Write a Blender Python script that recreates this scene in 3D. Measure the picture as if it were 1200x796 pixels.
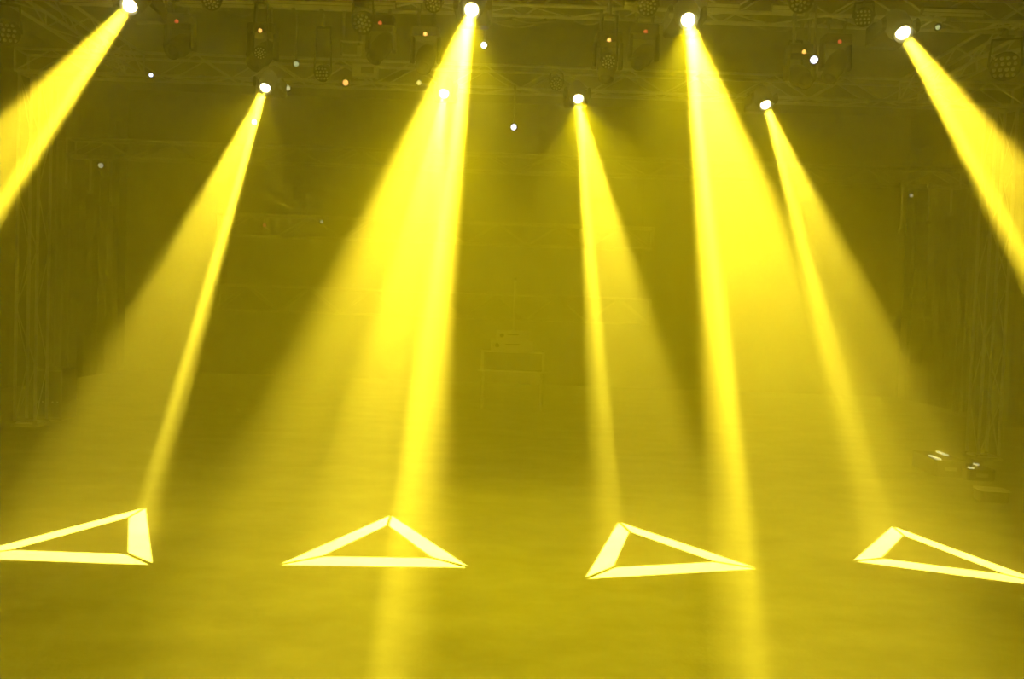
import bpy, bmesh, math, random
from mathutils import Vector, Matrix

random.seed(7)
for o in list(bpy.data.objects): bpy.data.objects.remove(o, do_unlink=True)
scene = bpy.context.scene
C = scene.collection

# ------------------------------------------------------------------ camera
F_PX, PITCH, ROLL, EYE = 947.3, 0.0334, 0.035, 2.2
fwd = Vector((0, math.cos(PITCH), -math.sin(PITCH)))
right0 = Vector((1, 0, 0)); up0 = right0.cross(fwd)
c_, s_ = math.cos(ROLL), math.sin(ROLL)
RIGHT = right0*c_ + up0*s_; UP = -right0*s_ + up0*c_
cam_d = bpy.data.cameras.new('camera'); cam = bpy.data.objects.new('camera', cam_d); C.objects.link(cam)
cam_d.sensor_width = 36; cam_d.lens = 36*F_PX/1200; cam_d.clip_end = 200
m = Matrix((( RIGHT.x, UP.x, -fwd.x, 0), (RIGHT.y, UP.y, -fwd.y, 0), (RIGHT.z, UP.z, -fwd.z, EYE), (0, 0, 0, 1)))
cam.matrix_world = m
scene.camera = cam

# ------------------------------------------------------------------ haze (world volume), exposure
vs = scene.view_settings
scene.display_settings.display_device = 'sRGB'
vs.view_transform = 'Standard'; vs.look = 'None'; vs.gamma = 1; vs.use_curve_mapping = False
vs.exposure = 0.0
HAZE = 0.078
w = bpy.data.worlds.new('hall'); scene.world = w; w.use_nodes = True
nt = w.node_tree; nt.nodes.clear()
wo = nt.nodes.new('ShaderNodeOutputWorld')
bg = nt.nodes.new('ShaderNodeBackground'); bg.inputs['Color'].default_value = (0, 0, 0, 1); bg.inputs['Strength'].default_value = 0
sc_ = nt.nodes.new('ShaderNodeVolumeScatter')
sc_.inputs['Color'].default_value = (0.99, 0.98, 0.5, 1)
sc_.inputs['Density'].default_value = HAZE
sc_.inputs['Anisotropy'].default_value = 0.73
nt.links.new(bg.outputs[0], wo.inputs['Surface']); nt.links.new(sc_.outputs[0], wo.inputs['Volume'])
cy = scene.cycles
cy.volume_bounces = 4; cy.max_bounces = 6; cy.diffuse_bounces = 3; cy.glossy_bounces = 2
cy.use_denoising = True; cy.use_adaptive_sampling = False
cy.sample_clamp_indirect = 12.0

# ------------------------------------------------------------------ the eight triangle-gobo beams (spot lamps)
APERTURE = 0.055
GAIN = 20.0          # slide brightness against lamp energy (keeps the light sampling balanced)
GOBO_W, GOBO_GAP, SOFT = 0.105, 0.019, 0.006     # bar width, corner tab, focus blur: fractions of the side
BEAM_COL = (1.0, 0.75, 0.036)
FILL_COL = (1.0, 0.79, 0.001)
SIDE = 0.1979
def frame_of(axis):
    z = -axis.normalized(); x = axis.cross(Vector((0, 0, 1))).normalized(); return x, z.cross(x), z
def gobo_light(name, src, axis, verts, power, zf):
    """spot lamp whose slide lets light through three mitred bars; verts: slide-plane triangle (lamp x,y per unit z)"""
    L = bpy.data.lights.new(name, 'SPOT'); L.energy = power/GAIN; L.color = (1, 1, 1)
    L.shadow_soft_size = APERTURE; L.spot_blend = 0.0
    rmax = max(Vector(v).length for v in verts)
    L.spot_size = 2*math.atan(rmax*1.04) + 2*APERTURE/zf
    L.use_nodes = True; n = L.node_tree; n.nodes.clear(); N = n.nodes.new; lk = n.links.new
    out = N('ShaderNodeOutputLight'); em = N('ShaderNodeEmission'); lk(em.outputs[0], out.inputs[0])
    X, Y, Z = frame_of(axis)
    geo = N('ShaderNodeNewGeometry')
    def vdot(sock, vec):
        k = N('ShaderNodeVectorMath'); k.operation = 'DOT_PRODUCT'; lk(sock, k.inputs[0]); k.inputs[1].default_value = vec; return k.outputs['Value']
    pos = N('ShaderNodeVectorMath'); pos.operation = 'SUBTRACT'; lk(geo.outputs['Position'], pos.inputs[0]); pos.inputs[1].default_value = src
    def mt(op, a, b=None, c=None, clamp=False):
        k = N('ShaderNodeMath'); k.operation = op; k.use_clamp = clamp
        for i, v in enumerate((a, b, c)):
            if v is None: continue
            if isinstance(v, (int, float)): k.inputs[i].default_value = v
            else: lk(v, k.inputs[i])
        return k.outputs[0]
    # a ray leaves the lens at pos and is focused on the slide's image at distance zf
    dz = vdot(geo.outputs['Incoming'], -Z)
    u = mt('ADD', mt('DIVIDE', vdot(geo.outputs['Incoming'], X), dz), mt('DIVIDE', vdot(pos.outputs[0], X), zf))
    v = mt('ADD', mt('DIVIDE', vdot(geo.outputs['Incoming'], Y), dz), mt('DIVIDE', vdot(pos.outputs[0], Y), zf))
    cen = sum((Vector(p) for p in verts), Vector((0, 0)))/3
    ds = []
    for i in range(3):
        a = Vector(verts[i]); b = Vector(verts[(i+1) % 3]); e = (b-a).normalized()
        nn = Vector((-e.y, e.x))
        if (cen-a).dot(nn) < 0: nn = -nn
        k = mt('MULTIPLY', u, nn.x); k = mt('MULTIPLY_ADD', v, nn.y, k); ds.append(mt('SUBTRACT', k, a.dot(nn)))
    a, b, c = ds
    mn = mt('MINIMUM', mt('MINIMUM', a, b), c)
    med = mt('MAXIMUM', mt('MINIMUM', a, b), mt('MINIMUM', mt('MAXIMUM', a, b), c))
    so = SOFT*SIDE
    ramp = lambda x, e0: mt('MULTIPLY_ADD', x, 1/(2*so), 0.5 - e0/(2*so), clamp=True)
    m1 = ramp(mn, 0.0); m2 = mt('SUBTRACT', 1.0, ramp(mn, GOBO_W*SIDE))
    m3 = ramp(mt('SUBTRACT', med, mn), GOBO_GAP*SIDE)
    mask = mt('MULTIPLY', mt('MULTIPLY', m1, m2), m3)
    em.inputs['Color'].default_value = (*BEAM_COL, 1); lk(mt('MULTIPLY', mask, GAIN), em.inputs['Strength'])
    o = bpy.data.objects.new(name, L); C.objects.link(o)
    z = -axis.normalized(); x = axis.cross(Vector((0, 0, 1))).normalized(); y = z.cross(x)
    o.matrix_world = Matrix(((x.x, y.x, z.x, src.x), (x.y, y.y, z.y, src.y), (x.z, y.z, z.z, src.z), (0, 0, 0, 1)))
    return o
def fill_light(src, axis, power):
    """wide soft fill lamp added at a head to brighten haze and floor"""
    if not power: return
    L = bpy.data.lights.new('ambient_fill', 'SPOT'); L.energy = power; L.color = FILL_COL
    L.shadow_soft_size = 0.06; L.spot_size = math.radians(52); L.spot_blend = 1.0
    o = bpy.data.objects.new('ambient_fill', L); C.objects.link(o)
    x, y, z = frame_of(axis); p = src + axis*0.02
    o.matrix_world = Matrix(((x.x, y.x, z.x, p.x), (x.y, y.y, z.y, p.y), (x.z, y.z, z.z, p.z), (0, 0, 0, 1)))
BACK = [((-4.022, 12.815, 5.562), [(-4.565, 6.649), (-3.816, 8.482), (-2.924, 6.654)]),
        ((-1.206, 12.815, 5.567), [(-1.901, 6.762), (-1.221, 8.523), (-0.298, 6.871)]),
        ((0.913, 12.815, 5.561), [(0.680, 6.677), (1.211, 8.579), (2.255, 7.121)]),
        ((3.863, 12.815, 5.570), [(3.249, 7.456), (4.248, 8.801), (4.786, 6.851)])]
FRONT = [((-4.347, 9.0, 5.401), (-4.145, 3.258), 0.571), ((-0.576, 9.0, 5.485), (-0.870, 2.866), 0.321),
         ((1.818, 9.0, 5.457), (1.472, 2.992), 0.665), ((4.196, 9.0, 5.400), (4.068, 3.342), 0.552)]
P_BACK, P_FRONT = (165000, 170000, 155000, 160000), (105000, 145000, 145000, 105000)
FILL_BACK, FILL_FRONT = (190, 800, 800, 190), (0, 800, 800, 0)  # added ambient fill; the front pair aims off its beams at the floor
HEADS = []      # (lens position, axis)
for (src, tri), pw, ps in zip(BACK, P_BACK, FILL_BACK):
    s = Vector(src); ds = [(Vector((*t, 0))-s).normalized() for t in tri]
    ax = (ds[0]+ds[1]+ds[2]).normalized(); X, Y, Z = frame_of(ax)
    vv = [(d.dot(X)/d.dot(ax), d.dot(Y)/d.dot(ax)) for d in ds]
    HEADS.append((s, ax, 'back')); gobo_light('triangle_beam', s, ax, vv, pw, 8.4); fill_light(s, ax, ps)
for (src, land, th), pw, ps in zip(FRONT, P_FRONT, FILL_FRONT):
    s = Vector(src); ax = (Vector((*land, 0))-s).normalized()
    R0 = SIDE/math.sqrt(3)
    vv = [(R0*math.cos(th+k*2*math.pi/3), R0*math.sin(th+k*2*math.pi/3)) for k in range(3)]
    HEADS.append((s, ax, 'front')); gobo_light('triangle_beam', s, ax, vv, pw, 8.4); fill_light(s, (Vector((land[0]*0.9, 5.4, 0))-s).normalized(), ps)

# ------------------------------------------------------------------ helpers
def material(name, col, rough=0.6, metal=0.0, var=0.15, scale=6.0, bump=0.0, emit=None, strength=0.0):
    m = bpy.data.materials.new(name); m.use_nodes = True; n = m.node_tree; b = n.nodes['Principled BSDF']; N = n.nodes.new; lk = n.links.new
    b.inputs['Roughness'].default_value = rough; b.inputs['Metallic'].default_value = metal
    tc = N('ShaderNodeTexCoord'); no = N('ShaderNodeTexNoise'); no.inputs['Scale'].default_value = scale; no.inputs['Detail'].default_value = 5
    lk(tc.outputs['Object'], no.inputs['Vector'])
    rp = N('ShaderNodeValToRGB'); lk(no.outputs['Fac'], rp.inputs['Fac'])
    rp.color_ramp.elements[0].position = 0.3; rp.color_ramp.elements[1].position = 0.7
    rp.color_ramp.elements[0].color = (*[c*(1-var) for c in col], 1); rp.color_ramp.elements[1].color = (*[min(1, c*(1+var)) for c in col], 1)
    lk(rp.outputs['Color'], b.inputs['Base Color'])
    if bump:
        bp = N('ShaderNodeBump'); bp.inputs['Strength'].default_value = bump; lk(no.outputs['Fac'], bp.inputs['Height']); lk(bp.outputs['Normal'], b.inputs['Normal'])
    if emit:
        b.inputs['Emission Color'].default_value = (*emit, 1); b.inputs['Emission Strength'].default_value = strength; m.cycles.emission_sampling = 'NONE'
    return m
M = dict(
    black=material('black_metal', (0.022, 0.022, 0.024), 0.45, 0.0),
    head=material('black_housing', (0.03, 0.03, 0.032), 0.4),
    alu=material('aluminium', (0.9, 0.9, 0.89), 0.4, 0.0, 0.08, 20),
    steel=material('dull_steel', (0.35, 0.35, 0.36), 0.45, 0.7, 0.1, 14),
    pale=material('pale_grey_paint', (0.8, 0.8, 0.78), 0.5, 0, 0.06),
    grey=material('grey_paint', (0.25, 0.25, 0.25), 0.5, 0, 0.08),
    cable=material('grey_cable', (0.5, 0.5, 0.48), 0.6),
    drape=material('black_drape', (0.05, 0.05, 0.05), 0.95, 0, 0.25, 9),
    glassdot=material('lens_glass', (0.95, 0.95, 0.92), 0.15, 0, 0.05),
    darkglass=material('dark_lens', (0.05, 0.05, 0.06), 0.08),
    lit=material('lit_lens', (0.8, 0.8, 0.8), 0.2, 0, 0.0, emit=(1.0, 0.88, 0.3), strength=25),
    amber=material('amber_led', (0.3, 0.2, 0.1), 0.4, emit=(1.0, 0.45, 0.06), strength=3.2),
    red=material('red_led', (0.3, 0.05, 0.03), 0.4, emit=(1.0, 0.13, 0.03), strength=1.6),
    white=material('white_led', (0.6, 0.6, 0.6), 0.4, emit=(0.9, 0.95, 0.85), strength=6),
    dimwhite=material('dim_white_glow', (0.6, 0.6, 0.6), 0.4, emit=(1.0, 0.94, 0.28), strength=1.2),  # also gives the floor strips a glow in place of glints
    cyan=material('cyan_led', (0.3, 0.5, 0.5), 0.4, emit=(0.85, 1.0, 0.35), strength=0.7),
    yellow=material('yellow_led', (0.5, 0.45, 0.1), 0.4, emit=(1.0, 0.85, 0.12), strength=2.2),
    backdrop=material('grey_backdrop', (0.30, 0.30, 0.29), 0.9, 0, 0.1, 1.5),
    dull=material('dull_aluminium', (0.6, 0.6, 0.59), 0.5),
    wall=material('dark_wall', (0.05, 0.05, 0.05), 0.9, 0, 0.2, 3, 0.1),
)
def floor_material():
    m = bpy.data.materials.new('stage_floor'); m.use_nodes = True; n = m.node_tree; b = n.nodes['Principled BSDF']; N = n.nodes.new; lk = n.links.new
    tc = N('ShaderNodeTexCoord')
    a = N('ShaderNodeTexNoise'); a.inputs['Scale'].default_value = 1.1; a.inputs['Detail'].default_value = 9; a.inputs['Roughness'].default_value = 0.68
    mp = N('ShaderNodeMapping'); mp.inputs['Scale'].default_value = (1.0, 1.5, 1.0); lk(tc.outputs['Object'], mp.inputs['Vector'])
    lk(mp.outputs[0], a.inputs['Vector'])
    r = N('ShaderNodeValToRGB'); lk(a.outputs['Fac'], r.inputs['Fac'])
    r.color_ramp.elements[0].position = 0.30; r.color_ramp.elements[0].color = (0.26, 0.26, 0.248, 1)
    r.color_ramp.elements[1].position = 0.72; r.color_ramp.elements[1].color = (0.47, 0.47, 0.452, 1)
    lk(r.outputs['Color'], b.inputs['Base Color'])
    b.inputs['Roughness'].default_value = 0.75
    f = N('ShaderNodeTexNoise'); f.inputs['Scale'].default_value = 26; f.inputs['Detail'].default_value = 4; lk(tc.outputs['Object'], f.inputs['Vector'])
    bp = N('ShaderNodeBump'); bp.inputs['Strength'].default_value = 0.25; bp.inputs['Distance'].default_value = 0.02; lk(f.outputs['Fac'], bp.inputs['Height']); lk(bp.outputs['Normal'], b.inputs['Normal'])
    return m
M['floor'] = floor_material()

class MB:
    """collects simple shapes; build() links them as ONE mesh object"""
    def __init__(s): s.v = []; s.f = []
    def quadbox(s, c, size, R=None):
        i = len(s.v); c = Vector(c)
        for x in (-.5, .5):
            for y in (-.5, .5):
                for z in (-.5, .5):
                    p = Vector((x*size[0], y*size[1], z*size[2]))
                    s.v.append(c + (R @ p if R else p))
        s.f += [tuple(i+k for k in q) for q in ((0,1,3,2),(4,6,7,5),(0,4,5,1),(2,3,7,6),(0,2,6,4),(1,5,7,3))]; return s
    def bevbox(s, c, size, b=0.02, axis=2):
        """box with its four edges along axis cut"""
        o = [k for k in range(3) if k != axis]; hx, hy, hz = size[o[0]]/2, size[o[1]]/2, size[axis]/2
        ring = [(hx-b, -hy), (hx, -hy+b), (hx, hy-b), (hx-b, hy), (-hx+b, hy), (-hx, hy-b), (-hx, -hy+b), (-hx+b, -hy)]
        i = len(s.v)
        for z in (-hz, hz):
            for x, y in ring:
                p = [0, 0, 0]; p[o[0]] = x; p[o[1]] = y; p[axis] = z; s.v.append(Vector(c)+Vector(p))
        for k in range(8): s.f.append((i+k, i+(k+1) % 8, i+8+(k+1) % 8, i+8+k))
        s.f.append(tuple(i+k for k in range(7, -1, -1))); s.f.append(tuple(i+8+k for k in range(8))); return s
    def tube(s, p0, p1, r, n=8, r1=None, cap=True):
        p0, p1 = Vector(p0), Vector(p1); r1 = r if r1 is None else r1
        d = (p1-p0).normalized(); a = d.orthogonal().normalized(); b = d.cross(a); i = len(s.v)
        for p, rr in ((p0, r), (p1, r1)):
            for k in range(n):
                t = 2*math.pi*k/n; s.v.append(p + (a*math.cos(t)+b*math.sin(t))*rr)
        for k in range(n): s.f.append((i+k, i+(k+1) % n, i+n+(k+1) % n, i+n+k))
        if cap: s.f.append(tuple(i+k for k in range(n-1, -1, -1))); s.f.append(tuple(i+n+k for k in range(n)))
        return s
    def path(s, pts, r, n=6):
        pts = [Vector(p) for p in pts]; i = len(s.v); m = len(pts)
        for j, p in enumerate(pts):
            d = (pts[min(j+1, m-1)]-pts[max(j-1, 0)]).normalized(); a = d.cross(Vector((0.13, 0.97, 0.2))).normalized(); b = d.cross(a)
            for k in range(n):
                t = 2*math.pi*k/n; s.v.append(p + (a*math.cos(t)+b*math.sin(t))*r)
        for j in range(m-1):
            for k in range(n): s.f.append((i+j*n+k, i+j*n+(k+1) % n, i+(j+1)*n+(k+1) % n, i+(j+1)*n+k))
        s.f.append(tuple(i+k for k in range(n-1, -1, -1))); s.f.append(tuple(i+(m-1)*n+k for k in range(n))); return s
    def lathe(s, prof, o, ax, n=20):
        """prof: (distance along ax, radius)"""
        o, ax = Vector(o), Vector(ax).normalized(); a = ax.orthogonal().normalized(); b = ax.cross(a); i = len(s.v); m = len(prof)
        for d, r in prof:
            for k in range(n):
                t = 2*math.pi*k/n; s.v.append(o + ax*d + (a*math.cos(t)+b*math.sin(t))*r)
        for j in range(m-1):
            for k in range(n): s.f.append((i+j*n+k, i+j*n+(k+1) % n, i+(j+1)*n+(k+1) % n, i+(j+1)*n+k))
        s.f.append(tuple(i+k for k in range(n-1, -1, -1))); s.f.append(tuple(i+(m-1)*n+k for k in range(n))); return s
    def mesh(s, name, mat):
        me = bpy.data.meshes.new(name); me.from_pydata([tuple(v) for v in s.v], [], s.f); me.validate()
        bm = bmesh.new(); bm.from_mesh(me); bmesh.ops.recalc_face_normals(bm, faces=bm.faces); bm.to_mesh(me); bm.free()
        me.materials.append(M[mat]); return me
    def build(s, name, mat, parent=None, smooth=False):
        me = s.mesh(name, mat)
        if smooth: me.polygons.foreach_set('use_smooth', [len(p.vertices) == 4 for p in me.polygons])
        return link(name, me, parent)
def link(name, me, parent=None, mat4=None):
    o = bpy.data.objects.new(name, me); C.objects.link(o)
    if parent: o.parent = parent
    if mat4 is not None: o.matrix_local = mat4
    return o
def tag(o, label, cat, group=None):
    o['label'] = label; o['category'] = cat
    if group: o['group'] = group
    return o
def struct(o): o['kind'] = 'structure'; return o
def thing(name, label, cat, loc=(0, 0, 0), rot=(0, 0, 0), group=None):
    o = bpy.data.objects.new(name, None); C.objects.link(o); o.location = loc; o.rotation_euler = rot; o.empty_display_size = 0.1
    return tag(o, label, cat, group)
def at(px, py, Y):
    """world point at depth Y that the photograph shows at pixel (px, py)"""
    d = RIGHT*((px-600)/F_PX) - UP*((py-398)/F_PX) + fwd
    return Vector((0, 0, EYE)) + d*(Y/d.y)

# ------------------------------------------------------------------ the hall
RX, RY0, RY1, RZ = 12.0, -8.0, 25.0, 8.6
def slab(name, lo, hi, mat):
    return struct(MB().quadbox([(a+b)/2 for a, b in zip(lo, hi)], [b-a for a, b in zip(lo, hi)]).build(name, mat))
slab('floor', (-RX, RY0, -0.2), (RX, RY1, 0), 'floor')
slab('ceiling', (-RX, RY0, RZ), (RX, RY1, RZ+0.2), 'wall')
slab('wall_back', (-RX-0.2, RY1, -0.2), (RX+0.2, RY1+0.2, RZ+0.2), 'backdrop')
slab('wall_front', (-RX-0.2, RY0-0.2, -0.2), (RX+0.2, RY0, RZ+0.2), 'wall')
slab('wall_left', (-RX-0.2, RY0, -0.2), (-RX, RY1, RZ+0.2), 'wall')
slab('wall_right', (RX, RY0, -0.2), (RX+0.2, RY1, RZ+0.2), 'wall')

def drape_mesh(wd, ht):
    b = MB(); n = 64
    for side in (0, 1):
        for z in (0.02, ht):
            for k in range(n+1):
                t = k/n; amp = 0.07 + 0.03*math.sin(t*9.0)
                b.v.append(Vector(((t-0.5)*wd, amp*math.sin(t*2*math.pi*9 + 0.6*math.sin(t*14)) + 0.012*side, z)))
    for side in (0, 1):
        o = side*2*(n+1)
        for k in range(n): b.f.append((o+k, o+k+1, o+n+1+k+1, o+n+1+k))
    o = 2*(n+1)
    for k in range(n): b.f.append((k, o+k, o+k+1, k+1)); b.f.append((n+1+k, n+2+k, o+n+2+k, o+n+1+k))
    for k in (0, n): b.f.append((k, n+1+k, o+n+1+k, o+k))
    return b.mesh('stage_drape', 'drape')
dm = drape_mesh(3.3, 7.4)
ORD = ['first', 'second', 'third', 'fourth', 'fifth', 'sixth']
for side, sx in (('left', -1), ('right', 1)):
    for k in range(3):
        o = link('stage_drape', dm); o.location = (sx*11.8, 22.4-3.35*k, 0); o.rotation_euler = (0, 0, sx*math.pi/2)
        tag(o, f'pleated black drape along the {side} side of the hall, {ORD[k]} from the rear corner', 'curtain', f'black drapes on the {side} side')

# ------------------------------------------------------------------ trusses
_tube = {}
def pipe_mesh(name, length, r, n=8, mat='alu'):
    key = (name, round(length, 3), r, mat)
    if key not in _tube:
        me = MB().tube((0, 0, 0), (0, 0, length), r, n).mesh(name, mat)
        me.polygons.foreach_set('use_smooth', [len(p.vertices) == 4 for p in me.polygons]); _tube[key] = me
    return _tube[key]
def pipe(name, parent, p0, p1, r, mat='alu', n=8):
    p0, p1 = Vector(p0), Vector(p1); d = p1-p0
    q = Vector((0, 0, 1)).rotation_difference(d.normalized())
    return link(name, pipe_mesh(name, d.length, r, n, mat), parent, Matrix.Translation(p0) @ q.to_matrix().to_4x4())
def truss(name, label, cat, p0, length, direction, wd, ht, pitch=0.6, r=0.025, group=None, mat='alu', rbf=0.5):
    """box truss from p0 along direction ('x','y','z'); p0 is the lower/near corner; parts: four chords, each brace, end frames"""
    t = thing(name, label, cat, p0, (0, 0, 0), group)
    if direction == 'x': P = lambda s, a, b: (s, a*wd, b*ht)
    elif direction == 'y': P = lambda s, a, b: (a*wd, s, b*ht)
    else: P = lambda s, a, b: (a*wd, b*ht, s)
    for a in (0, 1):
        for b in (0, 1): pipe('chord', t, P(0, a, b), P(length, a, b), r, mat)
    n = max(2, round(length/pitch)); st = length/n; rb = r*rbf
    for k in range(n):
        s0, s1 = k*st, (k+1)*st
        if k % 2: s0, s1 = s1, s0
        for (a0, b0, a1, b1) in ((0, 0, 0, 1), (1, 0, 1, 1), (0, 0, 1, 0)):
            pipe('brace', t, P(s0, a0, b0), P(s1, a1, b1), rb, mat, 6)
    for s in (0, length):
        for (a0, b0, a1, b1) in ((0, 0, 1, 0), (0, 1, 1, 1), (0, 0, 0, 1), (1, 0, 1, 1)):
            pipe('end_bar', t, P(s, a0, b0), P(s, a1, b1), r*0.8, mat)
    return t
FA_Y, FA_Z = 9.625, 5.82            # near truss: front lower chord
FB_Y, FB_Z = 13.45, 5.90            # middle truss
truss('lighting_truss', 'aluminium box truss nearest the camera, running across the top edge of the picture', 'truss', (-8.4, FA_Y, FA_Z), 16.8, 'x', 0.36, 0.38, 0.6, group='overhead trusses')
truss('lighting_truss', 'dim box truss on two towers carrying the four farther beam lights', 'truss', (-8.34, FB_Y, FB_Z), 16.66, 'x', 0.36, 0.36, 0.6, group='overhead trusses')
truss('side_truss', 'short box truss running in depth at the upper left corner', 'truss', (-6.5, FA_Y+0.42, FA_Z+0.05), FB_Y-FA_Y-0.5, 'y', 0.32, 0.34, 0.55, 0.024, 'side trusses')
truss('side_truss', 'short box truss running in depth at the upper right corner', 'truss', (6.2, FA_Y+0.42, FA_Z+0.05), FB_Y-FA_Y-0.5, 'y', 0.32, 0.34, 0.55, 0.024, 'side trusses')
def tower(x, y, top, label, group, mat='alu'):
    t = truss('truss_tower', label, 'truss tower', (x, y, 0.06), top-0.06, 'z', 0.34, 0.34, 0.95, 0.026, group, mat, 0.32)
    MB().quadbox((0.17, 0.17, -0.03), (0.43, 0.43, 0.05)).build('base_plate', 'steel', t)
    for sx in (-1, 1):
        for sy in (-1, 1): MB().tube((0.17+sx*0.17, 0.17+sy*0.17, -0.055), (0.17+sx*0.17, 0.17+sy*0.17, 0.04), 0.034).build('levelling_screw', 'steel', t)
    return t
tower(-8.27, FB_Y+0.01, FB_Z-0.03, 'upright truss tower on a base plate at the far left edge', 'truss towers')
tower(7.86, FB_Y+0.01, FB_Z-0.03, 'upright truss tower on a base plate near the right edge', 'truss towers')
truss('rear_truss', 'highest of the three faint trusses at the rear of the hall', 'truss', (-11.1, 20.0, 5.68), 22.2, 'x', 0.4, 0.42, 0.8, 0.028, 'rear trusses', 'dull')
for lab, z, h in (('middle one of the three faint trusses at the rear of the hall', 3.88, 0.52), ('lowest of the three faint trusses, behind the equipment table', 2.02, 0.62)):
    t = truss('rear_truss', lab, 'truss', (-7.4, 20.0, z), 10.8, 'x', 0.4, h, 0.8, 0.028, 'rear trusses', 'dull')
    for x in (0.3, 10.5):
        MB().tube((x, 0, h), (x, 0, (5.68 if z > 3 else 3.88)-z), 0.008, 6).build('hanging_wire', 'steel', t)
tower(-11.53, 20.03, 6.1, 'faint truss tower at the left end of the rear trusses', 'rear towers', 'grey')
tower(11.19, 20.03, 6.1, 'faint truss tower at the right end of the rear trusses', 'rear towers', 'grey')
for x, lab in ((-5.2, 'left of the second big beam'), (0.6, 'between the two middle beams'), (5.6, 'near the right edge')):
    t = thing('hoist_chain', f'steel hoist chain holding the near truss from the ceiling, {lab}', 'hoist', (x, FA_Y+0.18, FA_Z+0.38), group='chains of the near truss')
    MB().tube((0, 0, 0.5), (0, 0, RZ-FA_Z-0.38), 0.012).build('chain', 'steel', t)
    MB().bevbox((0, 0, 0.36), (0.2, 0.2, 0.3), 0.04).build('motor', 'black', t)
    MB().tube((0, -0.19, 0.02), (0, 0, 0.22), 0.012).tube((0, 0.19, 0.02), (0, 0, 0.22), 0.012).build('sling', 'cable', t)

# ------------------------------------------------------------------ moving heads
def moving_head(label, root, rot, axis, lit, chord=None, led=None, group=None, lens_off=0.22, s=1.0):
    """root: mount point; local -z runs from the base through the yoke to the head"""
    t = thing('moving_head_light', label, 'stage light', root, rot, group)
    R = t.rotation_euler.to_matrix()
    la = (R.inverted() @ Vector(axis)).normalized()
    MB().bevbox((0, 0, -0.085*s), (0.38*s, 0.27*s, 0.13*s), 0.03*s).build('base', 'head', t)
    pv = Vector((0, 0, -0.43*s))
    for sx in (-1, 1):
        MB().bevbox((sx*0.185*s, 0, -0.31*s), (0.05*s, 0.16*s, 0.34*s), 0.02*s).tube((sx*0.16*s, 0, pv.z), (sx*0.215*s, 0, pv.z), 0.065*s, 12).build('yoke_arm', 'head', t)
    hd = MB().lathe([(-0.24*s, 0.05*s), (-0.22*s, 0.10*s), (-0.12*s, 0.135*s), (0.05*s, 0.14*s), (0.06*s, 0.12*s), (0.14*s, 0.115*s), (lens_off-0.02, 0.11*s), (lens_off-0.02, 0.095*s), (lens_off-0.075, 0.09*s)], pv, la, 20).build('head', 'head', t, True)
    MB().lathe([(lens_off-0.085, 0.074*s), (lens_off-0.06, 0.074*s), (lens_off-0.035, 0.064*s), (lens_off-0.015, 0.045*s), (lens_off-0.006, 0.02*s)], pv, la, 20).build('lens', 'lit' if lit else 'darkglass', hd, True)
    sd = la.orthogonal().normalized()
    MB().quadbox((0, -0.137*s, -0.085*s), (0.12*s, 0.01, 0.05*s)).build('display', 'darkglass', t)
    if chord is not None:       # bracket from the base to the truss chord
        ch = R.inverted() @ (Vector(chord)-Vector(root))
        for sx in (-1, 1):
            b = MB().tube((sx*0.11*s, 0, -0.03*s), (sx*0.11*s, ch.y, ch.z), 0.018)
            b.lathe([(-0.02, 0.045), (0.02, 0.045)], (sx*0.11*s, ch.y, ch.z), (1, 0, 0), 12).build('clamp', 'steel', t)
    if led:
        for (lx, kind) in led:
            MB().lathe([(0, 0.024), (0.012, 0.02), (0.016, 0.006)], (lx, -0.135*s, -0.13*s), (0, -1, 0), 10).build('indicator', kind, t, True)
    return t
LAB_B = ['lit beam light on the middle truss, throwing the leftmost floor triangle', 'lit beam light on the middle truss, glowing inside the second big near beam',
         'lit beam light on the middle truss, throwing the triangle right of centre', 'lit beam light on the middle truss, throwing the rightmost floor triangle']
LAB_F = ['lit beam light at the top left, its beam leaving the left edge', 'lit beam light on the near truss, big white-hot beam left of centre',
         'lit beam light on the near truss, big white-hot beam right of centre', 'lit beam light at the top right, its beam leaving the right edge']
nb = nf = 0
for (src, ax, row) in HEADS:
    root = src - ax*0.22 + Vector((0, 0.43, 0))
    if row == 'back':
        moving_head(LAB_B[nb], root, (-math.pi/2, 0, 0), ax, True, (root.x, FB_Y, FB_Z), None, 'lit beam lights'); nb += 1
    else:
        moving_head(LAB_F[nf], root, (-math.pi/2, 0, 0), ax, True, (root.x, FA_Y, FA_Z), None, 'lit beam lights'); nf += 1
# unlit heads hanging under the near truss: pixel of their indicator lamp
UN = [(206, 26, 'red', 'faint red', 'between the two leftmost beams'), (304, 37, 'amber', 'amber', 'above the second beam from the left'), (445, 28, 'red', 'faint red', 'just right of the bracket frame'),
      (498, 41, 'amber', 'amber', 'left of the second big beam'), (714, 48, 'amber', 'bright amber', 'above the thin middle beam'), (757, 38, 'red', 'faint red', 'left of the third big beam'),
      (943, 62, 'amber', 'amber', 'beside the bluish white lamp at right'), (985, 50, 'red', 'faint red', 'left of the top right beam')]
for px, py, kind, word, where in UN:
    p = at(px, py, 9.66)
    root = Vector((p.x, 9.80, p.z+0.13)); ax = Vector((random.uniform(-.5, .5), random.uniform(-.9, -.2), random.uniform(-1, -.4)))
    moving_head(f'unlit beam light with {word} indicator, {where}', root, (0, 0, 0), ax, False, (p.x, FA_Y+0.18, FA_Z), [(0, kind)], 'unlit beam lights', s=0.85)

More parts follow.
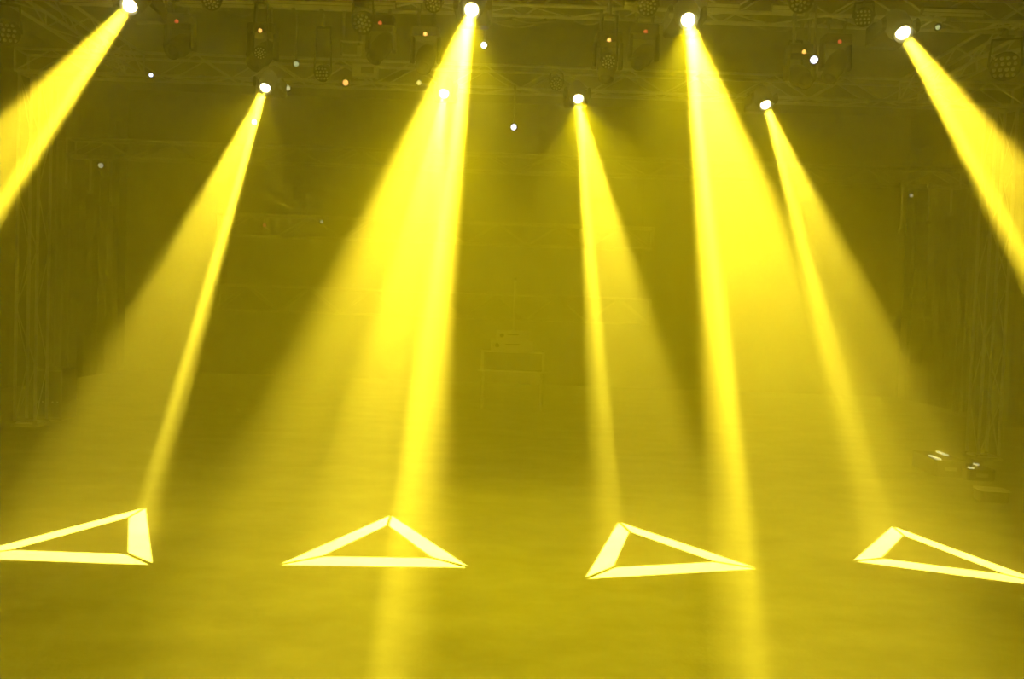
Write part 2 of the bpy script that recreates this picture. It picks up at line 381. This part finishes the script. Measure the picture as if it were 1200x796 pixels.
# ------------------------------------------------------------------ LED par cans (clusters of small lenses)
CHORDS = [(FA_Y, FA_Z), (FA_Y+0.36, FA_Z), (FB_Y, FB_Z), (FB_Y+0.36, FB_Z), (20.0, 5.68), (20.0, 3.88+0.52)]
def hook(t, start, p, name='clamp_arm'):
    """arm from a local point up and across to the nearest truss chord, ending in a clamp ring"""
    y, z = min(CHORDS, key=lambda c: abs(c[0]-p.y) + 0.6*abs(c[1]-p.z))
    e = Vector((0, y-p.y, z-p.z)); e.x = start.x; k = Vector((start.x, start.y, e.z))
    b = MB()
    if abs(e.z-start.z) > 0.01: b.tube(start, k, 0.014)
    if (k-e).length > 0.02: b.tube(k, e, 0.014)
    b.lathe([(-0.022, 0.045), (0.022, 0.045)], e, (1, 0, 0), 12)
    return b.build(name, 'steel', t)
def par_can(label, p, aim, r, hang, group, dots='hex', mat='glassdot'):
    t = thing('par_can', label, 'stage light', p, (0, 0, 0), group); a = Vector(aim).normalized()
    x = a.cross(Vector((0, 0, 1))).normalized(); y = x.cross(a)
    MB().lathe([(-0.16, r*0.55), (-0.12, r*0.85), (-0.03, r), (0.03, r), (0.03, r*0.93), (0.005, r*0.92)], (0, 0, 0), a, 20).build('housing', 'black', t, True)
    pts = []
    if dots == 'hex':
        for n, rr, ph in ((1, 0, 0), (6, 0.36, 0.3), (11, 0.72, 0)):
            for k in range(n): th = ph+2*math.pi*k/n; pts.append((rr*math.cos(th), rr*math.sin(th)))
    else:
        for i in range(4):
            for j in range(4): pts.append((-0.6+0.4*i+0.1*(j % 2), -0.6+0.4*j))
    lm = MB().lathe([(0, r*0.14), (0.012, r*0.12), (0.018, r*0.05)], (0, 0, 0), a, 8).mesh('lens', mat)
    for u, v in pts:
        o = link('lens', lm, t); o.location = a*0.012 + x*(u*r) + y*(v*r)
    b = MB(); side = x
    for s in (-1, 1): b.tube(side*(s*r*1.08), Vector((0, 0, hang*0.75)) + side*(s*r*0.9), 0.012)
    b.tube(Vector((0, 0, hang*0.75)) - side*r*0.95, Vector((0, 0, hang*0.75)) + side*r*0.95, 0.014).build('yoke', 'black', t)
    hook(t, Vector((0, 0, hang*0.75)), Vector(p))
    return t
PARS = [(8, 38, 9.9, 0.15, 'grid', 'dark par lamp with rows of tiny lenses at the upper left edge', (0.25, -0.8, -0.5)),
        (248, 1, 9.42, 0.105, 'hex', 'par lamp with round lens cluster at the top edge, above the swagged cables', (0, -0.85, -0.5)),
        (305, 62, 9.35, 0.075, 'hex', 'small faint par lamp just above the second beam from the left', (0.2, -0.8, -0.5)),
        (378, 86, 10.1, 0.10, 'grid', 'par lamp with slanting rows of lenses beside the bracket frame', (-0.1, -0.85, -0.5)),
        (425, 27, 9.42, 0.125, 'hex', 'large dark round par lamp hanging over the bracket frame', (-0.1, -0.8, -0.55)),
        (508, 4, 9.42, 0.10, 'hex', 'par lamp at the top edge left of the second big beam', (0, -0.85, -0.5)),
        (713, 72, 9.4, 0.09, 'hex', 'faint par lamp above the thin middle beam', (0, -0.85, -0.5)),
        (759, 7, 9.42, 0.115, 'hex', 'round par lamp with pale lens cluster left of the third big beam', (0, -0.88, -0.45)),
        (938, 1, 9.42, 0.135, 'hex', 'brightest par lamp with round pale lenses at the top edge, right', (0, -0.9, -0.42)),
        (1012, 20, 9.45, 0.105, 'grid', 'par lamp with slanting lens rows left of the top right beam', (-0.25, -0.85, -0.5)),
        (931, 86, 10.15, 0.085, 'hex', 'faint par lamp below the bluish white lamp', (0, -0.85, -0.5)),
        (652, 98, 13.3, 0.11, 'hex', 'dim par lamp on the middle truss left of the thin middle beam', (0, -0.85, -0.5)),
        (1178, 78, 9.9, 0.17, 'grid', 'dark par lamp with rows of tiny lenses at the upper right edge', (-0.3, -0.8, -0.5))]
for px, py, Y, r, kind, lab, aim in PARS:
    p = at(px, py, Y); zc = FB_Z if Y > 13 else FA_Z
    par_can(lab, p, aim, r, max(0.22, zc - p.z), 'unlit par lamps', kind)

# ------------------------------------------------------------------ pale LED battens on the near truss
BAT = [(70, 134, 0, 'left of the first beam'), (180, 195, 1, 'short piece right of the top left beam'), (212, 238, 1.5, 'left of the lens cluster above the cables'), (258, 299, 2, 'right of the lens cluster above the cables'),
       (310, 415, 2.5, 'longest one, above the bracket frame'), (433, 464, 3.5, 'right of the dark round par lamp'), (731, 741, 5, 'tiny piece above the thin middle beam'),
       (828, 866, 8, 'right of the third big beam'), (904, 930, 10, 'left of the brightest par lamp'), (1080, 1152, 14, 'over the top right beam')]
for x0, x1, yc, lab in BAT:
    yc += 2.0 if x1 < 600 else 0
    a, b = at(x0, yc, 9.50), at(x1, yc, 9.50); L = b.x-a.x; c = (a+b)/2
    t = thing('led_batten', f'pale flat light batten along the near truss, {lab}', 'light batten', c, (0.6, 0, 0), 'pale battens on the near truss')
    MB().bevbox((0, 0, 0), (L, 0.07, 0.085), 0.015, 0).build('housing', 'grey', t)
    MB().quadbox((0, -0.037, -0.020), (L*0.98, 0.012, 0.034)).build('lower_strip', 'pale', t)
    MB().quadbox((0, -0.037, 0.022), (L*0.98, 0.012, 0.034)).build('upper_strip', 'pale', t)
    for s in ((-0.35, 0.35) if L > 0.3 else (0,)):
        MB().quadbox((s*L, 0.07, 0.0), (0.05, 0.16, 0.03)).build('clamp', 'steel', t)

# ------------------------------------------------------------------ pin spots with a bright dot
def pin_spot(label, px, py, Y, kind, top, r, group='small lamps with a bright dot'):
    p = at(px, py, Y); t = thing('pin_spot', label, 'small lamp', p, (0, 0, 0), group); aim = (Vector((0, 0, 1.6))-p).normalized(); h = max(0.12, top-p.z)
    MB().lathe([(-0.17, r*0.6), (-0.13, r*1.5), (-0.01, r*1.6), (0.015, r*1.6), (0.015, r*1.2), (-0.005, r*1.1)], (0, 0, 0), aim, 14).build('housing', 'black', t, True)
    MB().lathe([(0.0, r), (0.012, r*0.8), (0.016, r*0.2)], (0, 0, 0), aim, 12).build('lens', kind, t, True)
    back = -aim*0.1
    hook(t, back, p, 'drop_rod')
pin_spot('tiny white lamp glowing between the two leftmost beams', 177, 88, 13.3, 'white', FB_Z, 0.030)
pin_spot('bright bluish white lamp right of the second big beam', 567, 53, 9.95, 'white', FA_Z, 0.036)
pin_spot('white lamp on a long drop rod at the centre of the middle truss', 602, 149, 13.4, 'white', FB_Z, 0.045)
pin_spot('bright bluish white lamp beside an amber indicator at right', 954, 70, 9.2, 'white', FA_Z, 0.040)
pin_spot('amber lamp on the middle truss below the bracket frame', 405, 97, 13.3, 'amber', FB_Z, 0.045)
pin_spot('small yellow lamp on the middle truss left of the second big beam', 491, 97, 13.3, 'yellow', FB_Z, 0.035)
pin_spot('small white lamp shining inside the thin beam at left', 298, 143, 13.3, 'white', FB_Z, 0.040)
pin_spot('faint whitish lamp right of the leftmost thin beam source', 337, 103, 13.8, 'dimwhite', FB_Z, 0.045)
pin_spot('faint whitish lamp above the leftmost thin beam source', 347, 75, 10.05, 'cyan', FA_Z, 0.030)
pin_spot('pale greenish lamp under the right batten, beyond the top right beam', 1099, 32, 9.75, 'cyan', FA_Z, 0.028)
pin_spot('pale oval lamp alone at the left on the rear truss', 118, 194, 19.9, 'dimwhite', 5.68, 0.06)
pin_spot('pale round lamp alone at the right on the rear truss', 1068, 229, 19.9, 'dimwhite', 5.68, 0.045)
pin_spot('tiny red lamp on the rear truss right of the leftmost thin beam', 310, 264, 19.85, 'red', 4.4, 0.040)
pin_spot('tiny pale lamp on the rear truss left of the second big beam', 377, 260, 19.85, 'cyan', 4.4, 0.040)

# ------------------------------------------------------------------ swagged cables, bracket frame, drop pipes
def swag(label, pts, Y, r, sag):
    P = []
    for (a, b) in zip(pts[:-1], pts[1:]):
        A, B = at(a[0], a[1], Y), at(b[0], b[1], Y); A.z = B.z = FA_Z-0.03
        for k in range(9):
            t = k/8; q = A.lerp(B, t); q.z -= sag*4*t*(1-t); P.append(q)
    o = tag(MB().path(P, r).build('cable', 'cable', None, True), label, 'cable', 'cables under the near truss'); return o
swag('thick cable loop sagging under the near truss right of the top left beam', [(215, 17), (262, 18)], FA_Y+0.36, 0.022, 0.05)
swag('cable loop sagging deeper, above the second beam from the left', [(262, 18), (303, 22)], FA_Y+0.36, 0.018, 0.11)
swag('shallow cable under the near truss left of the top left beam', [(100, 15), (148, 16)], FA_Y+0.36, 0.015, 0.03)
swag('cable sagging under the near truss right of the second big beam', [(566, 24), (600, 24), (652, 26)], FA_Y+0.36, 0.014, 0.05)
swag('long deep cable loop under the near truss at the centre', [(566, 35), (640, 36.5)], FA_Y+0.36, 0.016, 0.11)
swag('cable sagging under the near truss left of the third big beam', [(672, 28), (704, 30)], FA_Y+0.36, 0.012, 0.05)
swag('slack cable under the near truss right of the third big beam', [(885, 40), (935, 44)], FA_Y+0.36, 0.012, 0.05)
t = thing('bracket_frame', 'pale rectangular bracket frame hanging under the near truss beside the round par lamp', 'bracket', at(412, 55, 9.985), group=None)
for z, w_ in ((0.06, 0.27), (-0.10, 0.22)): MB().quadbox((0, 0, z), (w_, 0.03, 0.02)).build('cross_bar', 'pale', t)
for s in (-0.12, 0.09): MB().quadbox((s, 0, -0.02), (0.025, 0.03, 0.16)).build('side_bar', 'grey', t)
MB().quadbox((0.10, -0.02, -0.04), (0.055, 0.02, 0.10)).build('plate', 'pale', t)
for s in (-0.1, 0.1): MB().quadbox((s, 0, 0.245), (0.03, 0.02, 0.37)).build('hanger', 'grey', t)
t = thing('driver_box', 'pale driver box on the middle truss above the amber lamp', 'box', at(428, 84, 13.33))
MB().bevbox((0, 0, 0), (0.42, 0.16, 0.2), 0.02).build('body', 'pale', t); MB().quadbox((0.05, -0.085, 0.0), (0.2, 0.02, 0.1)).build('panel', 'grey', t)
for k in range(2): MB().quadbox((-0.14+0.28*k, 0.08, -0.10), (0.04, 0.12, 0.05)).build('clamp', 'steel', t)
def drop_pipe(px, y0, y1, label):
    a, b = at(px, y0, 19.95), at(px, y1, 19.95)
    t = thing('drop_pipe', label, 'pipe', (a.x, 19.95, b.z), group='drop pipes on the rear truss'); L = a.z-b.z
    MB().tube((0, 0, 0), (0, 0, max(L, 5.72-b.z)), 0.03).build('pipe', 'pale', t)
    MB().lathe([(-0.05, 0.06), (0.05, 0.06)], (0, 0, max(L, 5.72-b.z)-0.05), (1, 0, 0), 12).build('clamp', 'steel', t)
    MB().bevbox((0, 0, 0.02), (0.12, 0.12, 0.08), 0.02).build('end_plate', 'steel', t)
for px, y0, y1, lab in ((78, 195, 219, 'short drop pipe on the rear truss at far left, nearest the left tower'), (106, 205, 226, 'second drop pipe from the left on the rear truss'), (130, 212, 240, 'longest drop pipe at left on the rear truss'),
                        (1057, 245, 272, 'long drop pipe at right on the rear truss, below the pale round lamp'), (1088, 240, 262, 'drop pipe on the rear truss in the middle of the three at right'), (1115, 232, 252, 'drop pipe on the rear truss nearest the right tower')):
    drop_pipe(px, y0, y1, lab)

# ------------------------------------------------------------------ equipment table at the rear
TY = 18.6
tl, tr_ = at(565, 407, TY), at(638, 411, TY); tz = 1.33; tx = (tl.x+tr_.x)/2; tw = tr_.x-tl.x
t = thing('equipment_table', 'pale-edged equipment table standing far back at the centre', 'table', (tx, TY, 0))
MB().bevbox((0, 0, tz-0.025), (tw, 0.7, 0.05), 0.03).build('table_top', 'grey', t)
for sx in (-1, 1):
    for sy in (-1, 1): MB().tube((sx*(tw/2-0.04), sy*0.3, 0), (sx*(tw/2-0.04), sy*0.3, tz-0.05), 0.028).build('leg', 'grey', t)
MB().bevbox((0, 0, 0.87), (tw+0.16, 0.72, 0.04), 0.03).build('shelf', 'grey', t)
MB().quadbox((0, -0.352, tz-0.02), (tw, 0.012, 0.045)).build('edge_strip', 'pale', t)
for sx in (-1, 1): MB().quadbox((sx*(tw/2-0.03), -0.345, (tz+0.87)/2), (0.06, 0.02, tz-0.89)).build('side_strip', 'pale', t)
MB().quadbox((0, -0.30, (tz+0.87)/2), (tw-0.12, 0.02, tz-0.95)).build('front_panel', 'grey', t)
MB().quadbox((0, -0.362, 0.87), (tw+0.16, 0.012, 0.035)).build('shelf_strip', 'pale', t)
def rack_box(w_, z0, h, label, knob, zslot):
    t = thing('amplifier_case', label, 'amplifier', (tx-0.02, TY-0.02, z0), group='cases on the equipment table')
    MB().bevbox((0, 0, h/2), (w_, 0.5, h), 0.02).build('case', 'pale', t)
    MB().lathe([(0, 0.05), (0.03, 0.045)], (-w_/2+knob, -0.25, h*0.5), (0, -1, 0), 14).build('knob', 'black', t)
    MB().quadbox((0.0, -0.252, h*0.62), (w_*0.34, 0.01, 0.035)).build('slot', 'grey', t)
rack_box(0.98, tz, 0.23, 'wide lower amplifier case on the equipment table', 0.14, 0.1)
rack_box(0.76, tz+0.23, 0.23, 'narrow upper amplifier case, stacked on the wider one', 0.13, 0.1)
a = at(604, 326, TY+0.28)
t = thing('mast', 'thin upright mast rising from the table behind the stacked amplifier cases', 'pole', (a.x, TY+0.28, tz))
MB().tube((0, 0, 0.02), (0, 0, a.z-tz), 0.028).build('pole', 'pale', t); MB().bevbox((0, 0, 0.012), (0.2, 0.1, 0.024), 0.03).build('foot', 'black', t)
MB().lathe([(-0.03, 0.034), (0.03, 0.034)], (0, 0, a.z-tz-0.02), (0, 0, 1), 12).build('cap', 'grey', t)

# ------------------------------------------------------------------ floor pieces at the sides
def glint_box(px, py, Y, label, L, a, b, rot):
    p = at(px, py, Y); t = thing('glint_box', label, 'floor box', (p.x, Y, 0), (0, 0, rot), 'low glint boxes on the floor at right')
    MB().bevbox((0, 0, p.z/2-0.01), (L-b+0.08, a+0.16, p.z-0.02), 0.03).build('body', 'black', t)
    for k in (-1, 1): MB().bevbox((k*b/2, k*a/2, p.z-0.012), (L, 0.06, 0.02), 0.02).build('glint_strip', 'dimwhite', t)  # strips on an added box, made to glow in place of reflected glints
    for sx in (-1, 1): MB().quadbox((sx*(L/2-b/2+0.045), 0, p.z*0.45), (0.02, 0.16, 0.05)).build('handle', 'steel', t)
glint_box(1100, 533, 12.3, 'low black floor box with two glowing dashes for glints, left of the right tower', 0.36, 0.288, -0.437, -1.67)
glint_box(1141, 545.5, 11.9, 'smaller low floor box with two glowing dots for glints before the right tower', 0.11, 0.228, -0.35, -1.67)
p = at(1161, 588, 10.3)
t = thing('cable_box', 'small pale flat box on the floor near the right edge', 'box', (p.x, 10.3, 0), (0, 0, -0.12))
MB().bevbox((0, 0, 0.07), (0.34, 0.24, 0.14), 0.02).build('body', 'grey', t); MB().bevbox((0, 0, 0.15), (0.36, 0.26, 0.02), 0.02).build('lid', 'pale', t); MB().quadbox((0, -0.125, 0.1), (0.07, 0.012, 0.03)).build('latch', 'steel', t)
p = at(62, 452, 14.4)
t = thing('equipment_rack', 'dim equipment rack with a row of pale buttons right of the left tower', 'rack', (p.x, 14.5, 0))
MB().bevbox((0, 0, 0.47), (0.5, 0.5, 0.9), 0.02).build('case', 'black', t)
for z in (0.89, 0.05): MB().quadbox((0, -0.255, z), (0.5, 0.012, 0.03)).build('rail', 'grey', t)
for s in (-1, 1): MB().quadbox((s*0.24, -0.256, 0.47), (0.022, 0.012, 0.82)).build('side_rail', 'grey', t)
for k in range(5): MB().lathe([(0, 0.018), (0.012, 0.015)], (-0.17+0.085*k, -0.25, 0.33), (0, -1, 0), 8).build('button', 'pale', t)
for sx in (-1, 1):
    for sy in (-1, 1): MB().tube((sx*0.2, sy*0.2, 0), (sx*0.2, sy*0.2, 0.03), 0.03).build('foot', 'black', t)
